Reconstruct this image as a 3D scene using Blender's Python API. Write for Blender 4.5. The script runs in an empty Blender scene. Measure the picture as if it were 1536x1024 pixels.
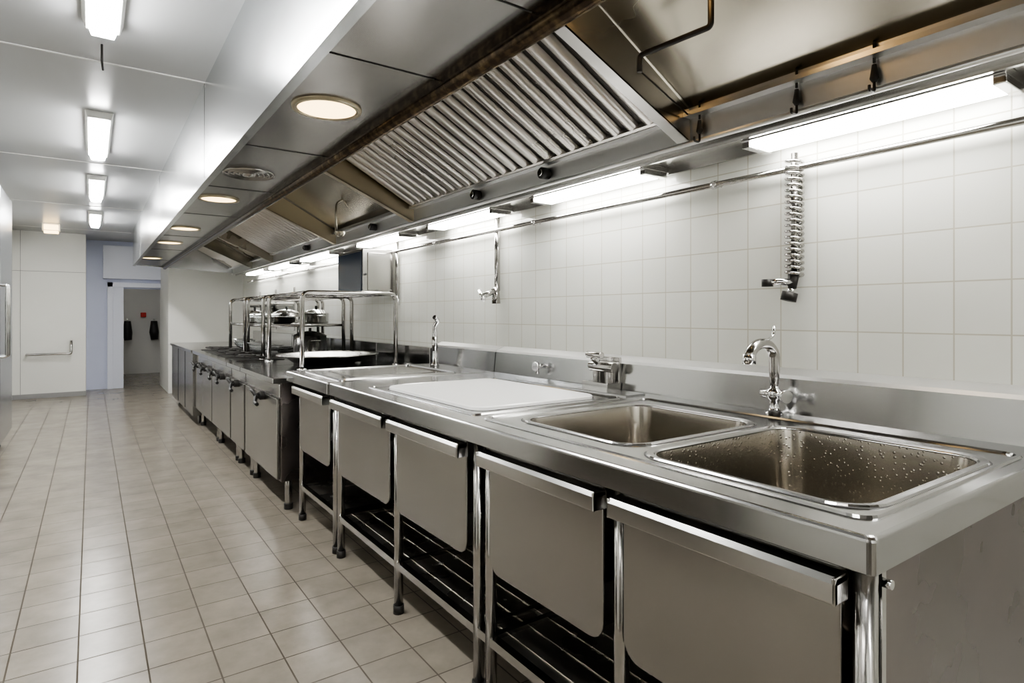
import bpy, bmesh, math, random
from mathutils import Vector, Matrix
random.seed(4)
scene = bpy.context.scene
PI = math.pi
scene.view_settings.view_transform = 'AgX'
scene.view_settings.look = 'AgX - Medium High Contrast'
scene.view_settings.exposure = 1.2

# ------------------------------------------------------------ materials
def new_mat(name):
    m = bpy.data.materials.new(name); m.use_nodes = True
    nt = m.node_tree
    return m, nt, nt.nodes['Principled BSDF']

def plain(name, col, rough=0.5, metal=0.0, noise=0.0, nscale=8.0, **kw):
    m, nt, b = new_mat(name)
    b.inputs['Roughness'].default_value = rough
    b.inputs['Metallic'].default_value = metal
    b.inputs['Base Color'].default_value = (*col, 1)
    if noise > 0:
        tc = nt.nodes.new('ShaderNodeTexCoord'); n = nt.nodes.new('ShaderNodeTexNoise')
        n.inputs['Scale'].default_value = nscale; n.inputs['Detail'].default_value = 5
        nt.links.new(tc.outputs['Object'], n.inputs['Vector'])
        r = nt.nodes.new('ShaderNodeValToRGB')
        r.color_ramp.elements[0].position = 0.3; r.color_ramp.elements[1].position = 0.7
        r.color_ramp.elements[0].color = (*[max(0, c*(1-noise)) for c in col], 1)
        r.color_ramp.elements[1].color = (*[min(1, c*(1+noise*0.4)) for c in col], 1)
        nt.links.new(n.outputs['Fac'], r.inputs['Fac'])
        nt.links.new(r.outputs['Color'], b.inputs['Base Color'])
    for k, v in kw.items():
        b.inputs[k].default_value = v
    return m

def steel(name, col=(0.66, 0.66, 0.65), rough=0.3, scale=1.6, var=0.05, rvar=0.12, drops=0.0):
    """satin steel: broad soft cloudy variation in roughness and tone"""
    m, nt, b = new_mat(name)
    b.inputs['Metallic'].default_value = 1.0
    tc = nt.nodes.new('ShaderNodeTexCoord')
    n = nt.nodes.new('ShaderNodeTexNoise'); n.inputs['Scale'].default_value = scale
    n.inputs['Detail'].default_value = 3
    nt.links.new(tc.outputs['Object'], n.inputs['Vector'])
    mr = nt.nodes.new('ShaderNodeMapRange')
    mr.inputs['From Min'].default_value = 0.3; mr.inputs['From Max'].default_value = 0.7
    mr.inputs['To Min'].default_value = rough*(1-rvar); mr.inputs['To Max'].default_value = rough*(1+rvar)
    nt.links.new(n.outputs['Fac'], mr.inputs['Value']); nt.links.new(mr.outputs[0], b.inputs['Roughness'])
    r = nt.nodes.new('ShaderNodeValToRGB')
    r.color_ramp.elements[0].position = 0.25; r.color_ramp.elements[1].position = 0.75
    r.color_ramp.elements[0].color = (*[c*(1-var) for c in col], 1)
    r.color_ramp.elements[1].color = (*[min(1, c*(1+var)) for c in col], 1)
    nt.links.new(n.outputs['Fac'], r.inputs['Fac']); nt.links.new(r.outputs['Color'], b.inputs['Base Color'])
    if drops > 0:
        v = nt.nodes.new('ShaderNodeTexVoronoi'); v.inputs['Scale'].default_value = 80
        nt.links.new(tc.outputs['Object'], v.inputs['Vector'])
        m2 = nt.nodes.new('ShaderNodeMapRange'); m2.inputs['From Min'].default_value = 0.0
        m2.inputs['From Max'].default_value = 0.3; m2.inputs['To Min'].default_value = 1; m2.inputs['To Max'].default_value = 0
        nt.links.new(v.outputs['Distance'], m2.inputs['Value'])
        bp = nt.nodes.new('ShaderNodeBump'); bp.inputs['Strength'].default_value = drops
        bp.inputs['Distance'].default_value = 0.002
        nt.links.new(m2.outputs[0], bp.inputs['Height']); nt.links.new(bp.outputs['Normal'], b.inputs['Normal'])
    return m

def tiles(name, col, col2, grout, w, h, mortar, plane, rough, off=(0, 0), bump=0.3, dirt=0.0):
    m, nt, b = new_mat(name)
    tc = nt.nodes.new('ShaderNodeTexCoord')
    sx = nt.nodes.new('ShaderNodeSeparateXYZ'); cx = nt.nodes.new('ShaderNodeCombineXYZ')
    nt.links.new(tc.outputs['Object'], sx.inputs[0])
    nt.links.new(sx.outputs[plane[0]], cx.inputs[0]); nt.links.new(sx.outputs[plane[1]], cx.inputs[1])
    mp = nt.nodes.new('ShaderNodeMapping'); mp.inputs['Location'].default_value = (off[0], off[1], 0)
    nt.links.new(cx.outputs[0], mp.inputs['Vector'])
    br = nt.nodes.new('ShaderNodeTexBrick'); br.offset = 0.0; br.squash = 1.0
    br.inputs['Color1'].default_value = (*col, 1); br.inputs['Color2'].default_value = (*col2, 1)
    br.inputs['Mortar'].default_value = (*grout, 1)
    br.inputs['Scale'].default_value = 1.0; br.inputs['Mortar Size'].default_value = mortar
    br.inputs['Mortar Smooth'].default_value = 0.1
    br.inputs['Brick Width'].default_value = w; br.inputs['Row Height'].default_value = h
    nt.links.new(mp.outputs[0], br.inputs['Vector'])
    out = br.outputs['Color']
    if dirt > 0:
        n = nt.nodes.new('ShaderNodeTexNoise'); n.inputs['Scale'].default_value = 5.0
        n.inputs['Detail'].default_value = 6; n.inputs['Roughness'].default_value = 0.65
        nt.links.new(tc.outputs['Object'], n.inputs['Vector'])
        mr = nt.nodes.new('ShaderNodeMapRange')
        mr.inputs['From Min'].default_value = 0.3; mr.inputs['From Max'].default_value = 0.7
        mr.inputs['To Min'].default_value = 1-dirt; mr.inputs['To Max'].default_value = 1.0
        nt.links.new(n.outputs['Fac'], mr.inputs['Value'])
        mx = nt.nodes.new('ShaderNodeMix'); mx.data_type = 'RGBA'; mx.blend_type = 'MULTIPLY'
        mx.inputs[0].default_value = 1.0
        nt.links.new(out, mx.inputs[6]); nt.links.new(mr.outputs[0], mx.inputs[7])
        out = mx.outputs[2]
    nt.links.new(out, b.inputs['Base Color'])
    mr2 = nt.nodes.new('ShaderNodeMapRange')
    mr2.inputs['To Min'].default_value = rough; mr2.inputs['To Max'].default_value = 0.8
    nt.links.new(br.outputs['Fac'], mr2.inputs['Value']); nt.links.new(mr2.outputs[0], b.inputs['Roughness'])
    bp = nt.nodes.new('ShaderNodeBump'); bp.inputs['Strength'].default_value = bump
    bp.inputs['Distance'].default_value = 0.003; bp.invert = True
    nt.links.new(br.outputs['Fac'], bp.inputs['Height'])
    n3 = nt.nodes.new('ShaderNodeTexNoise'); n3.inputs['Scale'].default_value = 9.0
    nt.links.new(tc.outputs['Object'], n3.inputs['Vector'])
    bp2 = nt.nodes.new('ShaderNodeBump'); bp2.inputs['Strength'].default_value = 0.2
    bp2.inputs['Distance'].default_value = 0.003
    nt.links.new(n3.outputs['Fac'], bp2.inputs['Height']); nt.links.new(bp.outputs['Normal'], bp2.inputs['Normal'])
    nt.links.new(bp2.outputs['Normal'], b.inputs['Normal'])
    return m

def emit(name, col, s):
    m, nt, b = new_mat(name)
    b.inputs['Base Color'].default_value = (*col, 1)
    b.inputs['Emission Color'].default_value = (*col, 1)
    b.inputs['Emission Strength'].default_value = s
    return m

M = {}
M['steel'] = steel('brushed_steel', (0.54, 0.535, 0.525), 0.20)
M['steel_gutter'] = steel('gutter_steel', (0.72, 0.72, 0.72), 0.36)
M['steel_tube'] = steel('steel_tube', (0.44, 0.43, 0.415), 0.17)
M['steel_top'] = steel('worktop_steel', (0.46, 0.46, 0.46), 0.17)
M['steel_panel'] = steel('panel_steel', (0.38, 0.372, 0.358), 0.24)
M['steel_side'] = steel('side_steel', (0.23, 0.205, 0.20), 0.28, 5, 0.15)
M['steel_shelf'] = steel('shelf_steel', (0.48, 0.46, 0.42), 0.28, 5, 0.10)
M['steel_hood'] = steel('hood_steel', (0.60, 0.62, 0.635), 0.24)
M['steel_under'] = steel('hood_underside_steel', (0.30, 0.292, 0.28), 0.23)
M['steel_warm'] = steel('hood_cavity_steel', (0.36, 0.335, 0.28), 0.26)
M['steel_basin'] = steel('basin_steel', (0.42, 0.395, 0.355), 0.20, drops=0.0)
M['steel_basin_wet'] = steel('wet_basin_steel', (0.42, 0.395, 0.355), 0.19, drops=0.3)
M['steel_filter'] = steel('filter_steel', (0.54, 0.52, 0.49), 0.30)
M['brass'] = steel('aged_divider_steel', (0.44, 0.39, 0.29), 0.32)
M['chrome'] = plain('chrome', (0.68, 0.68, 0.68), 0.09, 1.0)
M['dark'] = plain('dark_gap_and_shadow', (0.02, 0.02, 0.02), 0.6)  # panel gaps, plus painted shadow lines round basins and board
M['filter_gap'] = plain('filter_gap', (0.05, 0.045, 0.04), 0.5, 0.5)
M['black'] = plain('black_plastic', (0.015, 0.015, 0.015), 0.35)
M['iron'] = plain('cast_iron', (0.03, 0.028, 0.026), 0.5, 0.3, 0.3, 30)
M['white_board'] = plain('white_polyethylene', (0.95, 0.955, 0.95), 0.16)
M['ceil'] = plain('ceiling_paint', (0.42, 0.43, 0.44), 0.30, 0, 0.03, 1.0)
M['white'] = plain('white_wall_paint', (0.76, 0.76, 0.725), 0.5, 0, 0.03, 1.5)
M['blue_white'] = plain('cool_lit_white_paint', (0.66, 0.70, 0.87), 0.5, 0, 0.03, 1.5)  # blue tint paints in the cooler light of the far end
M['trimw'] = plain('white_trim', (0.78, 0.81, 0.92), 0.4)  # bluish white carries the far end's cooler light in its colour
M['seam'] = plain('seam_grey', (0.30, 0.30, 0.30), 0.6)
M['seam2'] = plain('ceiling_seam_grey', (0.72, 0.72, 0.70), 0.6)
M['tube'] = emit('fluorescent_tube', (1.0, 0.99, 0.965), 40)
M['tube2'] = emit('fluorescent_diffuser', (1.0, 0.98, 0.93), 12)
M['tube3'] = emit('back_room_fill_tube', (1.0, 0.97, 0.95), 6)  # for an unseen lamp added to brighten the back room
M['bulb'] = emit('warm_downlight', (1.0, 0.72, 0.36), 2.2)
M['bulb2'] = emit('warm_hood_bulb', (1.0, 0.62, 0.25), 14)
M['red'] = plain('red_plastic', (0.6, 0.03, 0.02), 0.4)
M['screen'] = plain('dark_glass_panel', (0.05, 0.07, 0.11), 0.12)
M['glass'] = plain('clear_glass', (0.9, 0.93, 0.93), 0.05, 0, **{'Transmission Weight': 0.9})
M['walltile'] = tiles('white_wall_tiles', (0.82, 0.83, 0.785), (0.795, 0.805, 0.76), (0.54, 0.52, 0.44),
                      0.1365, 0.157, 0.0022, (1, 2), 0.06, off=(-0.014, -0.0935), bump=0.35)
M['floortile'] = tiles('floor_tiles', (0.32, 0.288, 0.24), (0.285, 0.258, 0.215), (0.095, 0.08, 0.06),
                       0.205, 0.205, 0.0031, (0, 1), 0.24, off=(0.04, 0.0), bump=0.3, dirt=0.24)
m, nt, b = new_mat('greasy_rail'); M['rust'] = m
b.inputs['Metallic'].default_value = 0.8
tc = nt.nodes.new('ShaderNodeTexCoord'); n = nt.nodes.new('ShaderNodeTexNoise')
n.inputs['Scale'].default_value = 30; n.inputs['Detail'].default_value = 6; n.inputs['Roughness'].default_value = 0.6
nt.links.new(tc.outputs['Object'], n.inputs['Vector'])
r = nt.nodes.new('ShaderNodeValToRGB')
r.color_ramp.elements[0].position = 0.45; r.color_ramp.elements[0].color = (0.045, 0.033, 0.024, 1)
r.color_ramp.elements[1].position = 0.75; r.color_ramp.elements[1].color = (0.20, 0.15, 0.09, 1)
nt.links.new(n.outputs['Fac'], r.inputs['Fac']); nt.links.new(r.outputs['Color'], b.inputs['Base Color'])
b.inputs['Roughness'].default_value = 0.25

# ------------------------------------------------------------ mesh builder
class MB:
    def __init__(s, name):
        s.name = name; s.bm = bmesh.new(); s.mats = []
    def mi(s, k):
        if k not in s.mats: s.mats.append(k)
        return s.mats.index(k)
    def face(s, vs, k, smooth=False):
        try:
            f = s.bm.faces.new(vs)
        except ValueError:
            return None
        f.material_index = s.mi(k); f.smooth = smooth
        return f
    def hull8(s, p, k):
        v = [s.bm.verts.new(q) for q in p]
        for q in ((0, 3, 2, 1), (4, 5, 6, 7), (0, 1, 5, 4), (1, 2, 6, 5), (2, 3, 7, 6), (3, 0, 4, 7)):
            s.face([v[i] for i in q], k)
    def box(s, x0, x1, y0, y1, z0, z1, k):
        s.hull8([(x0, y0, z0), (x1, y0, z0), (x1, y1, z0), (x0, y1, z0),
                 (x0, y0, z1), (x1, y0, z1), (x1, y1, z1), (x0, y1, z1)], k)
    def prism(s, pts, axis, a, b, k, smooth=False):
        def P(u, v, w):
            return {'x': (w, u, v), 'y': (u, w, v), 'z': (u, v, w)}[axis]
        A = [s.bm.verts.new(P(u, v, a)) for u, v in pts]
        B = [s.bm.verts.new(P(u, v, b)) for u, v in pts]
        s.face(A, k); s.face(B[::-1], k)
        n = len(pts)
        for i in range(n):
            s.face([A[i], A[(i+1) % n], B[(i+1) % n], B[i]], k, smooth)
    def tube(s, pts, r, k, n=12, caps=True, rs=None):
        pts = [Vector(p) for p in pts]
        rings = []
        up = None
        for i, p in enumerate(pts):
            if i == 0: t = pts[1]-pts[0]
            elif i == len(pts)-1: t = pts[-1]-pts[-2]
            else: t = (pts[i+1]-p).normalized()+(p-pts[i-1]).normalized()
            t.normalize()
            if up is None:
                up = Vector((0, 0, 1)) if abs(t.z) < 0.9 else Vector((0, 1, 0))
            u = up - t*up.dot(t)
            u.normalize(); w = t.cross(u); up = u
            rr = rs[i] if rs else r
            rings.append([s.bm.verts.new(p+(u*math.cos(a)+w*math.sin(a))*rr)
                          for a in [2*PI*j/n for j in range(n)]])
        for a, b in zip(rings, rings[1:]):
            for j in range(n):
                s.face([a[j], a[(j+1) % n], b[(j+1) % n], b[j]], k, True)
        if caps:
            s.face(rings[0][::-1], k); s.face(rings[-1], k)
    def lathe(s, c, prof, k, n=32, cap0=False, cap1=False):
        rings = [[s.bm.verts.new((c[0]+r*math.cos(2*PI*j/n), c[1]+r*math.sin(2*PI*j/n), c[2]+z))
                  for j in range(n)] for r, z in prof]
        for a, b in zip(rings, rings[1:]):
            for j in range(n):
                s.face([a[j], a[(j+1) % n], b[(j+1) % n], b[j]], k, True)
        if cap0: s.face(rings[0][::-1], k)
        if cap1: s.face(rings[-1], k)
    def loft(s, loops, k, cap=True, smooth=True):
        rings = [[s.bm.verts.new(p) for p in L] for L in loops]
        n = len(rings[0])
        for a, b in zip(rings, rings[1:]):
            for j in range(n):
                s.face([a[j], a[(j+1) % n], b[(j+1) % n], b[j]], k, smooth)
        if cap: s.face(rings[-1], k)
    def add_mesh(s, me, k):
        vs = [s.bm.verts.new(v.co) for v in me.vertices]
        for p in me.polygons:
            s.face([vs[i] for i in p.vertices], k)
    def done(s, bevel=0.0, recalc=True, seg=2):
        if recalc: bmesh.ops.recalc_face_normals(s.bm, faces=s.bm.faces[:])
        me = bpy.data.meshes.new(s.name); s.bm.to_mesh(me); s.bm.free()
        for k in s.mats: me.materials.append(M[k])
        ob = bpy.data.objects.new(s.name, me); scene.collection.objects.link(ob)
        if bevel > 0:
            md = ob.modifiers.new('bevel', 'BEVEL'); md.width = bevel; md.segments = seg
            md.limit_method = 'ANGLE'; md.angle_limit = math.radians(50)
            md.harden_normals = False
        return ob

def rrect(x0, x1, y0, y1, r, z=None, n=6):
    pts = []
    for cx, cy, a0 in ((x1-r, y1-r, 0), (x0+r, y1-r, 90), (x0+r, y0+r, 180), (x1-r, y0+r, 270)):
        for i in range(n+1):
            a = math.radians(a0+90*i/n)
            p = (cx+r*math.cos(a), cy+r*math.sin(a))
            pts.append(p if z is None else (*p, z))
    return pts

def bend(pts, r, n=6):
    P = [Vector(p) for p in pts]; out = [P[0]]
    for i in range(1, len(P)-1):
        a = (P[i-1]-P[i]); b = (P[i+1]-P[i])
        rr = min(r, a.length*0.45, b.length*0.45)
        A = P[i]+a.normalized()*rr; B = P[i]+b.normalized()*rr
        for j in range(n+1):
            t = j/n
            out.append(A*(1-t)**2+P[i]*2*t*(1-t)+B*t*t)
    out.append(P[-1])
    return out

def plate_with_holes(outer, holes, z0, z1):
    cu = bpy.data.curves.new('tmp', 'CURVE'); cu.dimensions = '2D'; cu.fill_mode = 'BOTH'
    for L in [outer]+holes:
        sp = cu.splines.new('POLY'); sp.points.add(len(L)-1); sp.use_cyclic_u = True
        for i, (x, y) in enumerate(L): sp.points[i].co = (x, y, 0, 1)
    cu.extrude = (z1-z0)/2
    ob = bpy.data.objects.new('tmp', cu); scene.collection.objects.link(ob)
    bpy.context.view_layer.update()
    dg = bpy.context.evaluated_depsgraph_get()
    me = bpy.data.meshes.new_from_object(ob.evaluated_get(dg))
    for v in me.vertices: v.co.z += (z0+z1)/2
    bpy.data.objects.remove(ob)
    return me

# ------------------------------------------------------------ room shell
XW = 2.10; ZC = 2.5; YN = -2.6; XL = -0.95
def simple(name, boxes, bevel=0):
    o = MB(name)
    for b_ in boxes: o.box(*b_)
    return o.done(bevel)
simple('floor', [(XL-0.1, 2.2, YN-0.1, 15.2, -0.1, 0, 'floortile')])
cb = [(XL-0.1, 2.2, YN-0.1, 15.2, ZC, ZC+0.1, 'ceil')]
for y in (-1.1, 1.2, 3.58, 6.0, 8.4, 10.8):
    cb.append((XL, 0.5, y-0.006, y+0.006, ZC-0.004, ZC+0.01, 'seam2'))
simple('ceiling', cb)
simple('wall_right', [(XW, XW+0.1, YN, 12.3, 0, ZC, 'walltile')])
simple('wall_left', [(XL-0.1, XL, YN, 15.0, 0, ZC, 'white')])
simple('wall_near', [(XL, XW, YN-0.1, YN, 0, ZC, 'white')])
simple('wall_far_left', [(XL, -0.07, 11.4, 12.35, 0, ZC, 'white'), (XL, -0.072, 11.393, 11.4, 1.90, 1.906, 'seam'),
                         (-0.86, -0.855, 11.393, 11.4, 0, ZC, 'seam')])
simple('wall_far', [(-0.07, 0.45, 12.2, 12.35, 0, ZC, 'blue_white'), (0.45, 1.0, 12.2, 12.35, 1.70, ZC, 'blue_white')])
simple('wall_far_right', [(1.0, XW, 10.9, 12.35, 0, ZC, 'white')])
simple('wall_back_room', [(-0.1, 2.2, 15.0, 15.1, 0, ZC, 'white'), (XW, XW+0.1, 12.35, 15.0, 0, ZC, 'white'),
                          (-0.2, -0.1, 12.35, 15.0, 0, ZC, 'white')])
o = MB('door_1')
o.box(0.22, 0.30, 12.12, 12.199, 0, 1.80, 'trimw'); o.box(0.30, 0.45, 12.15, 12.199, 0, 1.80, 'trimw')
o.box(0.22, 0.998, 12.12, 12.199, 1.72, 1.80, 'trimw')
o.box(0.16, 0.998, 12.1, 12.199, 1.86, 2.42, 'trimw')
o.done(0.004)
simple('baseboard_far', [(XL, -0.07, 11.385, 11.4, 0, 0.07, 'seam')])
o = MB('hanging_rubber_glove')
o.tube([(0.62, 14.9, 1.12), (0.62, 14.9, 0.88), (0.63, 14.88, 0.72)], 0.07, 'black', rs=[0.06, 0.09, 0.07])
o.tube([(0.62, 14.99, 1.16), (0.62, 14.88, 1.16)], 0.015, 'chrome')
ob = o.done(0.002)
ob2 = bpy.data.objects.new('hanging_rubber_glove', ob.data); scene.collection.objects.link(ob2); ob2.location.x = 0.48
simple('wall_alarm_button', [(0.86, 0.96, 14.95, 15.0, 1.2, 1.3, 'red')], 0.01)

o = MB('wall_handrail')
o.tube(bend([(-0.78, 11.4, 0.66), (-0.78, 11.3, 0.66), (-0.25, 11.3, 0.66), (-0.25, 11.3, 0.86)], 0.03), 0.018, 'steel')
o.tube([(-0.25, 11.3, 0.84), (-0.25, 11.4, 0.84)], 0.015, 'steel')
o.done()
o = MB('emergency_lamp')
o.box(-0.55, -0.35, 10.3, 10.42, ZC-0.10, ZC, 'white'); o.box(-0.53, -0.37, 10.28, 10.30, ZC-0.09, ZC-0.02, 'bulb')
o.box(-0.53, -0.37, 10.31, 10.41, ZC-0.13, ZC-0.10, 'bulb')
o.done(0.005)

def fridge(y0, y1, mat, dx=0.0):
    o = MB('upright_refrigerator'); ym = (y0+y1)/2
    o.box(-0.94, -0.67+dx, y0, y1, 0.12, 2.38, mat)
    o.box(-0.67+dx, -0.65+dx, y0+0.02, ym-0.01, 0.16, 2.34, mat); o.box(-0.67+dx, -0.65+dx, ym+0.01, y1-0.02, 0.16, 2.34, mat)
    for y in (ym-0.07, ym+0.07):
        o.tube(bend([(-0.65+dx, y, 0.9), (-0.60+dx, y, 0.9), (-0.60+dx, y, 1.5), (-0.65+dx, y, 1.5)], 0.02), 0.012, 'chrome')
    for y in (y0+0.1, y1-0.1):
        o.tube([(-0.72, y, 0), (-0.72, y, 0.12)], 0.02, 'iron'); o.tube([(-0.88, y, 0), (-0.88, y, 0.12)], 0.02, 'iron')
    o.done(0.006)
fridge(5.6, 7.5, 'steel_hood', 0.025); fridge(-0.9, 0.7, 'steel_panel'); fridge(1.9, 3.4, 'steel_panel')  # last two are out of view, added to darken reflections in the steel
o = MB('cold_room_door')
o.box(-0.949, -0.92, 8.3, 9.6, 0, 2.1, 'trimw'); o.box(-0.92, -0.91, 8.4, 9.5, 0, 2.03, 'steel_hood')
o.tube(bend([(-0.91, 9.4, 0.6), (-0.86, 9.4, 0.6), (-0.86, 9.4, 1.2), (-0.91, 9.4, 1.2)], 0.02), 0.012, 'black')
o.done(0.004)

# ------------------------------------------------------------ ceiling lights
for xc, yc in ((0, -1.9), (0, 0.2), (0, 2.55), (0, 5.0), (0, 7.05), (0, 9.3), (0.7, 13.4)):  # unseen ones behind the camera and in the back room added as fill
    o = MB('ceiling_fluorescent_light')
    o.prism([(xc-0.035, ZC), (xc-0.02, ZC-0.045), (xc+0.10, ZC-0.045), (xc+0.115, ZC)], 'y', yc-0.54, yc+0.54, 'white')
    o.prism([(xc-0.012, ZC-0.045), (xc+0.0, ZC-0.08), (xc+0.08, ZC-0.08), (xc+0.092, ZC-0.045)], 'y', yc-0.51, yc+0.51, 'tube' if yc < 12 else 'tube3')
    o.done(0.003)
o = MB('ceiling_hook')
o.tube(bend([(0.04, 3.35, ZC), (0.04, 3.35, ZC-0.08), (0.045, 3.40, ZC-0.10)], 0.01), 0.005, 'iron')
o.done()

# ------------------------------------------------------------ extraction hood
Y0, Y1 = -0.9, 10.37
XB, ZB, XT, ZT = 1.83, 2.0, 1.30, 2.29
o = MB('extraction_hood')
o.box(0.50, 0.515, Y0, Y1, 1.975, ZC, 'steel_hood')
o.box(0.495, 0.53, Y0, Y1, 1.965, 1.98, 'steel_hood')
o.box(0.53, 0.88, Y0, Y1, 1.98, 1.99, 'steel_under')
for y in (0.2, 1.15, 1.65, 2.75, 3.75, 4.85, 6.3, 7.7, 9.2):
    o.box(0.53, 0.88, y-0.002, y+0.002, 1.978, 1.982, 'dark')
for y in (1.0, 3.6, 6.2, 8.8):
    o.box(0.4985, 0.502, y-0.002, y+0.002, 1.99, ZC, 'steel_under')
o.box(0.868, 0.94, Y0, Y1, 1.955, 2.045, 'rust')
o.tube([(0.905, Y0, 1.958), (0.905, Y1, 1.958)], 0.026, 'rust', 16)
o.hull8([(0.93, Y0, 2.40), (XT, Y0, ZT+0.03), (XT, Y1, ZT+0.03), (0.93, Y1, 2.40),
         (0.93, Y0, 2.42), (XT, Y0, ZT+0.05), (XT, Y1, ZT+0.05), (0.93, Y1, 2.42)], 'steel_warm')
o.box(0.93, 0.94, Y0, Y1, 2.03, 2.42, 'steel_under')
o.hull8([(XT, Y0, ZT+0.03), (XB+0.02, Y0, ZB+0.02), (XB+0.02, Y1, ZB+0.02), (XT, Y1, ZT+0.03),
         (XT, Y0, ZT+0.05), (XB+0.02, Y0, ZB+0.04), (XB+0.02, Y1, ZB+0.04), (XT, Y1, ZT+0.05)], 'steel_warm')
o.prism([(1.838, 2.03), (1.850, 1.90), (1.862, 1.90), (1.862, 2.03)], 'y', Y0, Y1, 'steel_gutter')
o.box(1.80, 1.845, Y0, Y1, 1.985, 2.0, 'steel_gutter')
o.tube([(1.845, Y0, 1.896), (1.845, Y1, 1.896)], 0.010, 'steel_gutter', 10)
o.box(1.86, XW-0.002, Y0, Y1, 1.892, 1.902, 'steel')
o.box(1.885, 1.90, Y0, Y1, 1.872, 1.892, 'steel')
o.box(2.062, 2.075, Y0, Y1, 1.862, 1.892, 'steel')
for y in (Y0, Y1-0.012):
    o.prism([(0.515, 1.98), (XW-0.002, 1.90), (XW-0.002, ZC), (0.515, ZC)], 'y', y, y+0.012, 'steel_hood')
def divider(y, k, w=0.10, s=1):
    o.prism([(XB+0.01, ZB-0.10), (1.20, 2.175), (0.94, 2.05), (0.94, 2.36), (XT, ZT+0.02), (XB+0.01, ZB+0.015)], 'y', y, y+0.008, k)
    a = Vector((XB, y, ZB-0.10)); b_ = Vector((1.20, y, 2.175)); up = Vector((0, 0, 0.008)); dy = Vector((0, w*s, 0))
    o.hull8([a, a+dy, b_+dy, b_, a+up, a+dy+up, b_+dy+up, b_+up], k)
divider(0.33, 'steel_panel', 0.05); divider(1.45, 'steel_panel', 0.05)
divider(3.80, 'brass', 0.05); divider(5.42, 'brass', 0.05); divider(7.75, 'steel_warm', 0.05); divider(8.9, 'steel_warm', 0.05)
for y in (2.31, 2.95, 4.5, 6.3):
    o.tube([(1.845, y, 1.945), (1.80, y, 1.945)], 0.028, 'black', 16)
    o.tube([(1.80, y, 1.945), (1.79, y, 1.945)], 0.016, 'chrome', 16)
for x, y in ((0.68, 0.15), (0.68, 2.10), (0.655, 4.13), (0.645, 5.7), (0.645, 6.9), (0.63, 8.9)):
    n = 36
    o.lathe((x, y, 1.975), [(0.098, 0.006), (0.100, -0.004), (0.118, -0.004), (0.120, 0.006)], 'brass', n)
    o.lathe((x, y, 1.975), [(0.099, -0.001), (0.001, -0.001)], 'bulb', n)
for r0 in (0.12, 0.095, 0.07, 0.045):
    o.lathe((0.665, 3.3, 1.975), [(r0-0.008, 0.004), (r0, -0.008), (r0+0.006, 0.004)], 'steel_panel', 32)
o.lathe((0.665, 3.3, 1.975), [(0.035, 0.004), (0.03, -0.01), (0.001, -0.012)], 'steel_panel', 24)
o.done(0.0, recalc=True)

D = Vector((XT-XB, 0, ZT-ZB)); L = D.length; D.normalize(); N = Vector((-D.z, 0, D.x)); N = -N if N.z > 0 else N
def filter_bank(y0, y1, num):
    w = (y1-y0)/num
    for i in range(num):
        o = MB('grease_filter')
        a, b_ = y0+i*w+0.002, y0+(i+1)*w-0.002
        base = Vector((XB-0.01, 0, ZB+0.012))
        def bar(s0, s1, ya, yb, h0, h1, k='steel_filter', taper=0.0):
            p = []
            for h, t in ((h0, 0), (h1, taper)):
                for s_, y_ in ((s0, ya+t), (s1, ya+t), (s1, yb-t), (s0, yb-t)):
                    p.append(base+D*s_+N*h+Vector((0, y_, 0)))
            o.hull8(p, k)
        bar(0, L, a, b_, 0.0, 0.004, 'filter_gap')
        bar(0, 0.02, a, b_, 0.004, 0.030); bar(L-0.03, L, a, b_, 0.004, 0.030)
        m_ = max(3, round((b_-a)/0.092))
        sp = (b_-a)/m_
        for j in range(m_):
            c = a+sp*(j+0.5)
            prof = []
            for q in range(9):
                t = PI*q/8
                prof.append((c-sp*0.32*math.cos(t), 0.006+0.024*math.sin(t)))
            A = [o.bm.verts.new(base+D*0.02+N*h+Vector((0, y_, 0))) for y_, h in prof]
            B = [o.bm.verts.new(base+D*(L-0.03)+N*h+Vector((0, y_, 0))) for y_, h in prof]
            for q in range(8): o.face([A[q], A[q+1], B[q+1], B[q]], 'steel_filter', True)
        o.done(0.0)
filter_bank(1.56, 3.78, 4)
filter_bank(5.54, 7.72, 4)
filter_bank(9.0, 10.3, 2)

o = MB('hood_cavity_lamp')
o.tube(bend([(1.47, 1.36, 2.045), (1.47, 1.36, 2.10), (1.45, 1.07, 2.075), (1.45, 1.07, 2.235)], 0.015), 0.009, 'iron')
o.lathe((1.36, 1.07, 2.20), [(0.02, 0.06), (0.03, 0.0), (0.001, -0.02)], 'bulb2', 16)
o.tube([(1.36, 1.07, 2.22), (1.36, 1.07, 2.31)], 0.018, 'rust')
o.tube([(1.47, 1.36, 2.05), (1.80, 1.43, 1.99)], 0.003, 'iron')
o.done()
for y in (0.80, 1.03, 1.40):
    o = MB('hanging_hook')
    o.tube([(1.83, y, 2.03), (1.83, y, 1.97)], 0.004, 'iron')
    o.tube([(1.83, y, 1.965), (1.83, y, 1.925), (1.83, y, 1.915)], 0.011, 'iron', rs=[0.006, 0.012, 0.006])
    o.tube(bend([(1.83, y, 1.915), (1.83, y, 1.885), (1.80, y, 1.885), (1.80, y, 1.90)], 0.012), 0.004, 'iron')
    o.done()
o = MB('hanging_ladle')
o.tube(bend([(1.65, 4.6, 2.10), (1.62, 4.6, 2.16), (1.56, 4.6, 2.12), (1.56, 4.6, 1.90)], 0.03), 0.008, 'steel_warm')
o.lathe((1.59, 4.6, 1.86), [(0.002, 0), (0.03, 0.008), (0.04, 0.03), (0.042, 0.04)], 'steel_warm', 20)
o.done()

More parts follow.
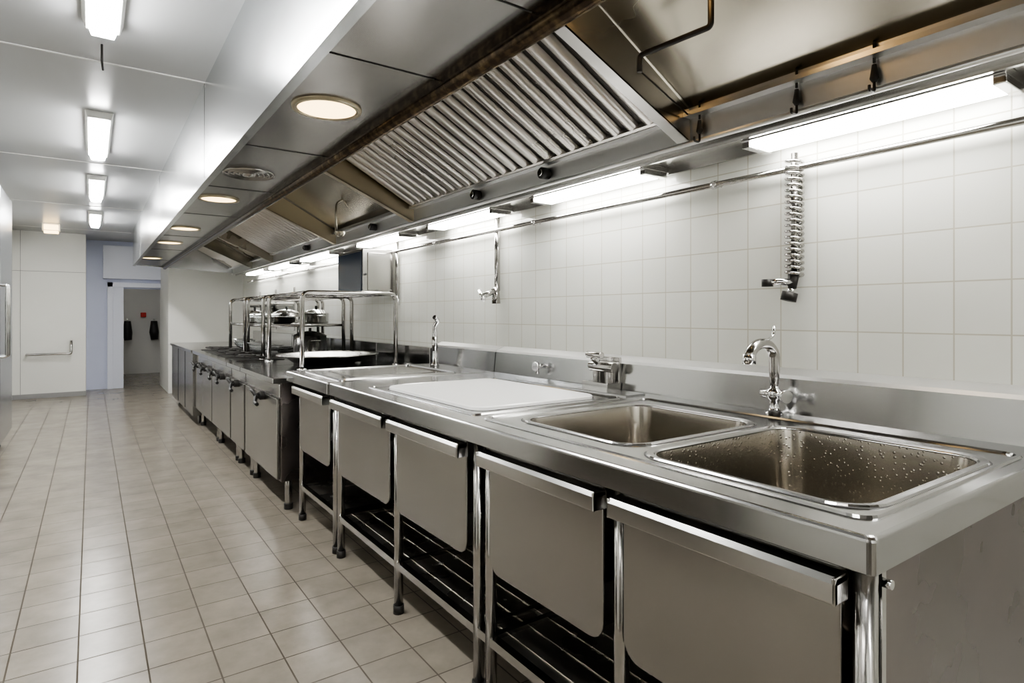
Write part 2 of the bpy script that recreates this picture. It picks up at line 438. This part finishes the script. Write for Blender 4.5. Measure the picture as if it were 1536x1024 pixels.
for a, b_ in ((-0.35, 0.30), (0.55, 1.25), (1.77, 2.52), (2.95, 3.73), (4.22, 5.1), (5.85, 6.85), (7.3, 8.3), (8.6, 9.7)):
    o = MB('under_hood_fluorescent_light')
    o.box(1.905, 2.06, a-0.03, b_+0.03, 1.868, 1.892, 'steel')
    o.prism([(1.915, 1.869), (1.925, 1.848), (2.04, 1.848), (2.05, 1.869)], 'y', a, b_, 'tube2')
    o.box(1.912, 2.053, a-0.03, a, 1.845, 1.869, 'chrome'); o.box(1.912, 2.053, b_, b_+0.03, 1.845, 1.869, 'chrome')
    o.done(0.003)

o = MB('wall_pipe')
o.tube([(2.06, -0.9, 1.775), (2.06, 10.3, 1.775)], 0.012, 'steel_tube')
for y in (0.3, 1.5, 2.7, 3.9, 5.6, 7, 8.5, 10):
    o.tube([(2.06, y-0.012, 1.775), (2.06, y+0.012, 1.775)], 0.017, 'steel'); o.tube([(2.06, y, 1.775), (2.10, y, 1.775)], 0.007, 'steel')
o.done()
o = MB('wall_conduit')
o.tube([(2.075, 3.106, 1.89), (2.075, 3.106, 1.40)], 0.018, 'steel_tube', 14)
o.tube([(2.065, 3.106, 1.42), (2.065, 3.106, 1.32)], 0.026, 'steel_tube', 14, rs=[0.02, 0.028])
o.tube([(2.05, 3.10, 1.40), (1.97, 3.13, 1.36)], 0.018, 'steel_tube'); o.tube([(1.98, 3.16, 1.40), (1.97, 3.10, 1.34)], 0.014, 'chrome')
o.done()
o = MB('wall_conduit')
o.tube([(2.075, 4.60, 1.89), (2.075, 4.60, 1.36)], 0.016, 'steel_tube', 14)
o.tube([(2.075, 4.60, 1.38), (2.075, 4.60, 1.33)], 0.024, 'chrome', 14)
o.done()
o = MB('coiled_spray_hose')
pts = []
for i in range(0, 20*14+1):
    t = i/(20*14); a = 2*PI*i/14
    pts.append((2.065+0.028*math.cos(a), 1.17+0.028*math.sin(a), 1.81-0.42*t))
o.tube(pts, 0.0058, 'steel_tube', 6)
o.tube([(2.065, 1.17, 1.83), (2.065, 1.17, 1.38)], 0.012, 'steel_panel')
o.tube([(2.06, 1.17, 1.40), (2.05, 1.17, 1.345)], 0.02, 'iron', rs=[0.02, 0.014])
o.tube(bend([(2.05, 1.17, 1.365), (2.02, 1.20, 1.37), (2.0, 1.23, 1.365)], 0.01), 0.013, 'chrome')
o.tube([(2.00, 1.235, 1.378), (2.00, 1.235, 1.352)], 0.02, 'iron')
o.tube([(2.05, 1.17, 1.345), (2.045, 1.175, 1.325)], 0.012, 'chrome')
o.tube([(2.045, 1.175, 1.33), (2.04, 1.18, 1.30)], 0.027, 'iron', 16)
o.tube([(2.055, 1.17, 1.79), (2.10, 1.17, 1.79)], 0.008, 'chrome')
o.done()
o = MB('wall_control_cabinet')
o.box(1.80, XW, 4.66, 5.25, 1.42, 1.79, 'steel_panel')
o.box(1.792, 1.80, 4.68, 5.23, 1.44, 1.77, 'screen')
o.box(1.84, 2.06, 4.652, 4.66, 1.45, 1.76, 'steel_panel')
o.tube([(1.82, 4.64, 1.58), (1.82, 4.66, 1.58)], 0.01, 'black')
o.done(0.004)

# ------------------------------------------------------------ sink worktop
ZT0 = 0.90
def basin(o, x0, x1, y0, y1, r, depth, k='steel_basin', z=ZT0):
    loops = []
    for ins, rr, zz in ((-0.030, r+0.030, z+0.0005), (-0.026, r+0.026, z+0.0015)):
        loops.append(rrect(x0+ins, x1-ins, y0+ins, y1-ins, rr, zz, 8))
    o.loft(loops, 'dark', cap=False)  # thin dark ring paints the shadow line round the rim
    loops = []
    for ins, rr, zz in ((-0.026, r+0.026, z+0.001), (-0.023, r+0.023, z+0.005), (-0.006, r+0.006, z+0.003), (0.0, r, z-0.003)):
        loops.append(rrect(x0+ins, x1-ins, y0+ins, y1-ins, rr, zz, 8))
    o.loft(loops, 'steel_top', cap=False, smooth=False)
    loops = []
    for ins, rr, zz in ((0.0, r, z-0.003), (0.003, r, z-0.02), (0.010, r, z-depth*0.5), (0.018, r, z-depth*0.8),
                        (0.026, r*0.95, z-depth*0.93), (0.036, r*0.92, z-depth*0.98), (0.055, r*0.9, z-depth), (0.20, 0.05, z-depth-0.006)):
        loops.append(rrect(x0+ins, x1-ins, y0+ins, y1-ins, rr, zz, 8))
    o.loft(loops, k)
    cx, cy = (x0+x1)/2, (y0+y1)/2
    o.lathe((cx, cy, z-depth-0.004), [(0.04, 0), (0.036, 0.004), (0.03, 0), (0.001, -0.004)], 'chrome', 20)

S1 = (1.135, 1.765, 0.52, 1.035); S2 = (1.18, 1.745, 1.12, 1.62)
def apron_top(o, y0, y1, holes, x0=1.0):
    def Lp(ins, z=None): return rrect(x0+ins, 2.03, y0+ins, y1-ins, 0.012, z, 5)
    o.loft([Lp(0.030, 0.838), Lp(0.002, 0.838), Lp(0.0, 0.840), Lp(0, 0.891), Lp(0.001, 0.895), Lp(0.004, 0.8985), Lp(0.008, 0.9)], 'steel_top', cap=False, smooth=False)
    o.add_mesh(plate_with_holes(Lp(0.0079), holes, 0.897, ZT0), 'steel_top')
    o.prism([(2.022, 0.893), (2.036, 1.022), (2.098, 1.022), (2.098, 0.893)], 'y', y0, y1, 'steel_top')
    o.prism([(2.036, 1.022), (2.044, 1.034), (2.098, 1.055), (2.098, 1.022)], 'y', y0, y1, 'steel_gutter')
def ridge(o, x0, x1, y0, y1, r=0.04, k='steel_top', w=0.012, h=0.005):
    o.loft([rrect(x0, x1, y0, y1, r, ZT0-0.001, 6), rrect(x0+0.003, x1-0.003, y0+0.003, y1-0.003, r, ZT0+h, 6),
            rrect(x0+w, x1-w, y0+w, y1-w, r-0.006, ZT0+h, 6), rrect(x0+w+0.003, x1-w-0.003, y0+w+0.003, y1-w-0.003, r-0.006, ZT0-0.001, 6)], k, cap=False, smooth=False)
def leg(o, x, y, top=0.85):
    o.tube([(x, y, 0.03), (x, y, top)], 0.019, 'steel_tube', 16)
    o.tube([(x, y, 0.0), (x, y, 0.035)], 0.023, 'iron', 14)

o = MB('double_sink_worktop')
apron_top(o, 0.437, 3.06, [rrect(*S1, 0.07, n=8), rrect(*S2, 0.07, n=8)])
ridge(o, 1.075, 1.90, 0.475, 1.72)
basin(o, *S1, 0.07, 0.29, 'steel_basin_wet'); basin(o, *S2, 0.07, 0.27)
ridge(o, 1.085, 1.82, 1.77, 2.76, 0.03)
o.box(1.86, 1.98, 1.80, 2.60, ZT0-0.001, ZT0+0.006, 'steel_top')
for y in (0.475, 1.035, 1.615, 1.69, 2.325, 3.03):
    leg(o, 1.055, y); leg(o, 1.98, y)
for x in (1.055, 1.98): o.box(x-0.014, x+0.014, 0.48, 3.03, 0.19, 0.218, 'steel_tube')
for y in (0.475, 1.035, 1.615, 1.69, 2.325, 3.03): o.box(1.055, 1.98, y-0.012, y+0.012, 0.192, 0.216, 'steel_tube')
o.box(1.07, 1.97, 0.48, 3.03, 0.198, 0.203, 'steel_shelf')
for i in range(10):
    x = 1.12+i*0.085
    o.box(x, x+0.012, 0.48, 3.03, 0.203, 0.206, 'steel_shelf')
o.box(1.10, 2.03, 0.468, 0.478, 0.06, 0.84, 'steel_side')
o.box(1.085, 1.10, 0.462, 0.48, 0.06, 0.84, 'steel')
o.tube([(1.09, 0.462, 0.80), (1.09, 0.448, 0.80)], 0.008, 'chrome')
o.done(0.0)

o = MB('side_worktop')
apron_top(o, 3.068, 3.87, [], 0.995)
ridge(o, 1.08, 1.80, 3.12, 3.78, 0.03, h=0.009)
o.box(1.2, 1.7, 3.22, 3.68, ZT0, ZT0+0.006, 'steel_panel')
for y in (3.10, 3.72):
    leg(o, 1.055, y); leg(o, 1.98, y)
    o.box(1.055, 1.98, y-0.012, y+0.012, 0.192, 0.216, 'steel_tube')
for x in (1.055, 1.98): o.box(x-0.014, x+0.014, 3.10, 3.72, 0.19, 0.218, 'steel_tube')
o.box(1.07, 1.97, 3.10, 3.72, 0.198, 0.203, 'steel_shelf')
o.done(0.0)

def bin_(y0, y1):
    o = MB('pull_out_bin')
    r = 0.05; zb, zt = 0.44, 0.83
    pts = [(y0+0.012, zt)]
    for i in range(7):
        a = math.radians(180+90*i/6); pts.append((y0+0.012+r+r*math.cos(a), zb+r+r*math.sin(a)))
    for i in range(7):
        a = math.radians(270+90*i/6); pts.append((y1-0.012-r+r*math.cos(a), zb+r+r*math.sin(a)))
    pts.append((y1-0.012, zt))
    o.prism(pts, 'x', 1.028, 1.036, 'steel_panel')
    o.prism([(y0+0.03, 0.58), (y0+0.05, 0.455), (y1-0.05, 0.455), (y1-0.03, 0.58)], 'x', 1.036, 1.70, 'steel_panel')
    o.prism([(1.028, 0.825), (0.992, 0.822), (0.984, 0.812), (0.984, 0.778), (0.992, 0.774), (0.996, 0.778), (0.996, 0.806), (1.028, 0.808)], 'y', y0, y1, 'steel')
    o.box(0.984, 1.03, y0, y0+0.006, 0.776, 0.822, 'steel'); o.box(0.984, 1.03, y1-0.006, y1, 0.776, 0.822, 'steel')
    o.done(0.0025)
for y0, y1 in ((0.49, 1.015), (1.06, 1.595), (1.715, 2.30), (2.35, 3.005), (3.125, 3.70)):
    bin_(y0, y1)

o = MB('white_cutting_board')
o.loft([rrect(1.127, 1.743, 1.822, 2.668, 0.075, ZT0+0.0005, 8), rrect(1.131, 1.739, 1.826, 2.664, 0.07, ZT0+0.002, 8)], 'dark', cap=False, smooth=False)  # dark outline paints the shadow at the board's edge
o.loft([rrect(1.135, 1.735, 1.83, 2.66, 0.07, ZT0+0.001, 8), rrect(1.135, 1.735, 1.83, 2.66, 0.07, ZT0+0.012, 8),
        rrect(1.139, 1.731, 1.834, 2.656, 0.068, ZT0+0.015, 8)], 'white_board', smooth=False)
o.done()

# ------------------------------------------------------------ taps
o = MB('lever_sink_faucet')
x, y = 1.97, 1.19
o.lathe((x, y, ZT0), [(0.032, 0.001), (0.032, 0.006), (0.018, 0.012), (0.016, 0.05), (0.024, 0.055), (0.024, 0.085), (0.014, 0.092), (0.012, 0.12)], 'chrome', 24, True)
o.tube(bend([(x, y, ZT0+0.07), (x-0.03, y-0.06, ZT0+0.07)], 0.01), 0.013, 'chrome')
o.tube([(x-0.025, y-0.05, ZT0+0.07), (x-0.033, y-0.066, ZT0+0.07)], 0.022, 'chrome', 16)
o.tube([(x, y, ZT0+0.07), (x-0.01, y+0.045, ZT0+0.07)], 0.014, 'chrome')
g = []
for i in range(15):
    a = PI*0.95*i/14
    g.append((x-0.065+0.065*math.cos(a), y+0.012*i/14, ZT0+0.20+0.05*math.sin(a)))
o.tube([(x, y, ZT0+0.09), (x, y, ZT0+0.15)]+g+[(x-0.131, y+0.013, ZT0+0.185)], 0.013, 'steel_tube', 14,
       rs=[0.013, 0.018]+[0.019]*15+[0.019])
o.tube([(x-0.131, y+0.013, ZT0+0.215), (x-0.131, y+0.013, ZT0+0.182)], 0.022, 'chrome', 16)
o.tube(bend([(x-0.10, y+0.01, ZT0+0.245), (x-0.04, y, ZT0+0.262), (x-0.005, y, ZT0+0.275), (x, y, ZT0+0.31)], 0.02), 0.005, 'chrome')
o.tube(bend([(x-0.05, y-0.03, ZT0+0.0), (x-0.05, y-0.03, ZT0+0.02)], 0.02), 0.02, 'iron')
o.done()

o = MB('wall_mixer_valve')
x, y = 1.99, 2.07
o.box(1.93, 2.02, y-0.085, y+0.085, ZT0, ZT0+0.035, 'steel')
o.box(2.012, 2.03, y-0.08, y+0.08, ZT0+0.03, ZT0+0.15, 'steel')
o.tube([(x, y-0.05, ZT0+0.03), (x, y-0.05, ZT0+0.12)], 0.016, 'steel_tube')
o.tube([(x, y+0.05, ZT0+0.03), (x, y+0.05, ZT0+0.12)], 0.016, 'steel_tube')
o.tube([(x-0.005, y-0.08, ZT0+0.105), (x-0.005, y+0.08, ZT0+0.105)], 0.026, 'steel_tube', 16)
o.tube([(x-0.01, y+0.02, ZT0+0.11), (x-0.04, y+0.03, ZT0+0.15)], 0.017, 'chrome')
o.tube([(x-0.03, y+0.08, ZT0+0.16), (x-0.04, y-0.03, ZT0+0.16)], 0.016, 'steel_tube')
o.done(0.003)
o = MB('wall_valve')
o.tube([(2.03, 2.58, ZT0+0.07), (1.98, 2.58, ZT0+0.07)], 0.012, 'chrome'); o.tube([(1.985, 2.58, ZT0+0.07), (1.965, 2.58, ZT0+0.07)], 0.024, 'chrome', 16)
o.tube([(1.985, 2.58, ZT0+0.07), (1.985, 2.58, ZT0+0.03)], 0.01, 'chrome')
o.done()
o = MB('tall_filling_faucet')
x, y = 1.93, 3.66
o.lathe((x, y, ZT0+0.002), [(0.03, 0), (0.03, 0.01), (0.018, 0.02), (0.017, 0.1)], 'chrome', 20, True)
o.tube(bend([(x, y, ZT0+0.05), (x, y, ZT0+0.28), (x+0.01, y-0.03, ZT0+0.31), (x-0.03, y-0.05, ZT0+0.335)], 0.03), 0.016, 'chrome', rs=None)
o.tube([(x, y, ZT0+0.12), (x, y, ZT0+0.2)], 0.02, 'chrome')
o.done()

# ------------------------------------------------------------ cooking line
ZS = 0.85; XF = 0.97
def range_unit(name, y0, y1, doors, knobs, top='plain'):
    o = MB(name)
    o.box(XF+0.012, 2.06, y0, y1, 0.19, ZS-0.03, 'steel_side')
    o.box(XF-0.04, 2.07, y0, y1, ZS-0.035, ZS, 'steel_top')
    o.box(2.03, 2.095, y0, y1, ZS, ZS+0.16, 'steel_top')
    o.box(XF+0.002, XF+0.014, y0+0.005, y1-0.005, ZS-0.125, ZS-0.04, 'steel')
    for a, b_ in doors:
        o.box(XF-0.008, XF+0.012, a+0.008, b_-0.008, 0.20, ZS-0.135, 'steel_panel')
    for ky in knobs:
        o.tube([(XF, ky, 0.70), (XF-0.035, ky, 0.70)], 0.03, 'iron', 18)
        o.tube([(XF-0.035, ky, 0.70), (XF-0.06, ky, 0.70)], 0.02, 'black', 18)
        o.tube(bend([(XF-0.055, ky, 0.70), (XF-0.07, ky-0.03, 0.66), (XF-0.07, ky-0.10, 0.655)], 0.02), 0.013, 'black')
        o.tube(bend([(XF-0.055, ky, 0.70), (XF-0.07, ky+0.03, 0.73), (XF-0.07, ky+0.09, 0.735)], 0.02), 0.013, 'black')
    for fy in (y0+0.05, y1-0.05):
        for fx in (XF+0.07, 1.98):
            o.tube([(fx, fy, 0.0), (fx, fy, 0.04)], 0.028, 'iron', 14)
            o.tube([(fx, fy, 0.03), (fx, fy, 0.20)], 0.022, 'steel_tube', 14)
    if top == 'hob':
        m_ = max(1, round((y1-y0)/0.45)); w = (y1-y0)/m_
        for i in range(m_):
            for xc in (1.22, 1.70):
                yc = y0+w*(i+0.5)
                o.box(xc-0.2, xc+0.2, yc-0.19, yc+0.19, ZS, ZS+0.006, 'iron')
                o.lathe((xc, yc, ZS+0.006), [(0.06, 0), (0.055, 0.018), (0.001, 0.02)], 'iron', 20)
                for k in range(4):
                    a = PI*k/4
                    dx, dy = 0.18*math.cos(a), 0.17*math.sin(a)
                    o.tube([(xc-dx, yc-dy, ZS+0.035), (xc+dx, yc+dy, ZS+0.035)], 0.007, 'iron', 8)
                o.tube([(xc+0.17*math.cos(2*PI*t/20), yc+0.16*math.sin(2*PI*t/20), ZS+0.03) for t in range(21)], 0.007, 'iron', 8)
    o.done(0.004)
range_unit('boiling_pan_range', 3.93, 4.93, [(3.95, 4.92)], [4.32], 'plain')
range_unit('side_cooker_unit', 4.94, 5.50, [(4.95, 5.49)], [5.2], 'plain')
range_unit('gas_range', 5.51, 6.46, [(5.52, 6.45)], [5.85, 6.25], 'hob')
range_unit('gas_range', 6.47, 7.60, [(6.48, 7.05), (7.05, 7.59)], [6.8, 7.3], 'hob')
o = MB('steel_storage_counter')
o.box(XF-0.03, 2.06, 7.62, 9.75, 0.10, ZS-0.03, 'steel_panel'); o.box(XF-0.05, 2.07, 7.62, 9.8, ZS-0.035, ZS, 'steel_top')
o.box(2.03, 2.095, 7.62, 9.8, ZS, ZS+0.16, 'steel_top')
for y in (8.3, 9.0): o.box(XF-0.034, XF-0.03, y-0.004, y+0.004, 0.12, ZS-0.04, 'dark')
for y in (7.72, 9.6):
    for x in (1.03, 1.95):
        o.tube([(x-0.02, y, 0.055), (x+0.02, y, 0.055)], 0.055, 'black', 20)
        o.tube([(x, y, 0.05), (x, y, 0.12)], 0.015, 'steel')
o.done(0.004)

o = MB('large_round_pan')
c = (1.60, 4.90, ZS)
o.lathe(c, [(0.001, 0.002), (0.16, 0.002), (0.28, 0.02), (0.35, 0.065), (0.385, 0.075), (0.405, 0.075), (0.405, 0.081), (0.385, 0.083), (0.345, 0.073), (0.27, 0.03), (0.15, 0.012), (0.001, 0.01)], 'steel_panel', 48)
o.done(recalc=False)

def gantry(y0, y1, xa=1.25, xb=1.98, zt=1.415, zs=1.15, mid=True):
    o = MB('tubular_overshelf')
    for y in (y0, y1):
        o.tube(bend([(xa, y, ZS), (xa, y, zt), (xb, y, zt), (xb, y, ZS)], 0.06, 8), 0.017, 'steel_tube', 14)
        for x in (xa, xb): o.lathe((x, y, ZS), [(0.035, 0), (0.035, 0.008), (0.018, 0.014)], 'chrome', 18)
        if mid: o.tube([(xa, y, zs), (xb, y, zs)], 0.011, 'steel_tube')
    for x in (xa+0.04, xb-0.04):
        o.tube([(x, y0, zt), (x, y1, zt)], 0.013, 'steel_tube')
    if mid:
        for x in (xa, xb):
            o.tube([(x, y0, zs), (x, y1, zs)], 0.011, 'steel_tube')
    for i in range(7):
        x = xa+0.08+i*(xb-xa-0.16)/6
        o.tube([(x, y0, zt), (x, y1, zt)], 0.006, 'steel_tube', 8)
    return o
o = gantry(4.42, 5.40, mid=False); o.done()
o = gantry(5.62, 6.25)
o.box(1.25, 1.98, 5.62, 6.25, 1.155, 1.165, 'steel_panel'); o.done()
o = gantry(6.4, 7.15)
o.box(1.25, 1.98, 6.4, 7.15, 1.155, 1.165, 'steel_panel'); o.done()
def pot(x, y, z, r, h, k='chrome', name='saucepan', lid=True):
    o = MB(name)
    o.lathe((x, y, z), [(0.001, 0.001), (r*0.94, 0.001), (r, 0.02), (r, h), (r+0.01, h+0.002)], k, 32)
    if lid:
        o.lathe((x, y, z), [(r+0.008, h+0.003), (r*0.7, h+0.03), (r*0.2, h+0.045), (0.001, h+0.046)], k, 32)
        o.tube([(x, y, z+h+0.04), (x, y, z+h+0.075)], 0.014, 'black')
    for s_ in (-1, 1):
        o.tube(bend([(x-0.04, y+s_*r, z+h*0.75), (x-0.04, y+s_*(r+0.05), z+h*0.75), (x+0.04, y+s_*(r+0.05), z+h*0.75), (x+0.04, y+s_*r, z+h*0.75)], 0.02), 0.006, k)
    o.done()
pot(1.72, 6.65, 1.165, 0.13, 0.10); pot(1.82, 5.95, 1.165, 0.12, 0.10); pot(1.45, 6.9, 1.165, 0.12, 0.09)
pot(1.70, 5.75, ZS+0.041, 0.15, 0.16, 'steel', 'stock_pot')
def bowl(x, y, z, r, h, k, name):
    o = MB(name)
    o.lathe((x, y, z), [(0.001, 0.001), (r*0.45, 0.001), (r*0.8, h*0.35), (r, h), (r+0.008, h), (r*0.97, h*0.9), (r*0.75, h*0.35), (r*0.4, 0.01), (0.001, 0.01)], k, 36)
    o.done(recalc=False)
bowl(1.47, 5.83, 1.165, 0.17, 0.07, 'chrome', 'mixing_bowl')
for (x, y) in ((1.32, 6.10), (1.32, 6.75), (1.36, 7.05)):
    bowl(x, y, ZS+0.045, 0.10, 0.09, 'glass', 'glass_bowl')
for x, y in ((1.33, 6.15), (1.48, 6.15), (1.34, 6.5), (1.48, 6.5)):
    bowl(x, y, 1.166, 0.055, 0.10, 'glass', 'glass_jar')
o = MB('utensil_shelf')
for z in (1.22, 1.38):
    o.box(1.86, XW, 7.7, 9.6, z, z+0.015, 'steel')
for y in (7.72, 8.65, 9.58): o.box(2.08, XW, y-0.015, y+0.015, 1.05, 1.6, 'steel'); o.box(1.87, 2.08, y-0.006, y+0.006, 1.36, 1.38, 'steel'); o.box(1.87, 2.08, y-0.006, y+0.006, 1.20, 1.22, 'steel')
o.done(0.003)
pot(1.96, 8.2, 1.235, 0.08, 0.06)

# ------------------------------------------------------------ camera, world
cam = bpy.data.cameras.new('camera'); co = bpy.data.objects.new('camera', cam)
scene.collection.objects.link(co); scene.camera = co
co.location = (0, 0, 1.25); co.rotation_euler = (PI/2, 0, -math.atan(631/896))
cam.sensor_width = 36; cam.lens = 896/1536*36; cam.shift_y = -40/1536; cam.clip_start = 0.02
w = bpy.data.worlds.new('world'); scene.world = w; w.use_nodes = True
w.node_tree.nodes['Background'].inputs[0].default_value = (0.8, 0.85, 1, 1)
w.node_tree.nodes['Background'].inputs[1].default_value = 0.3
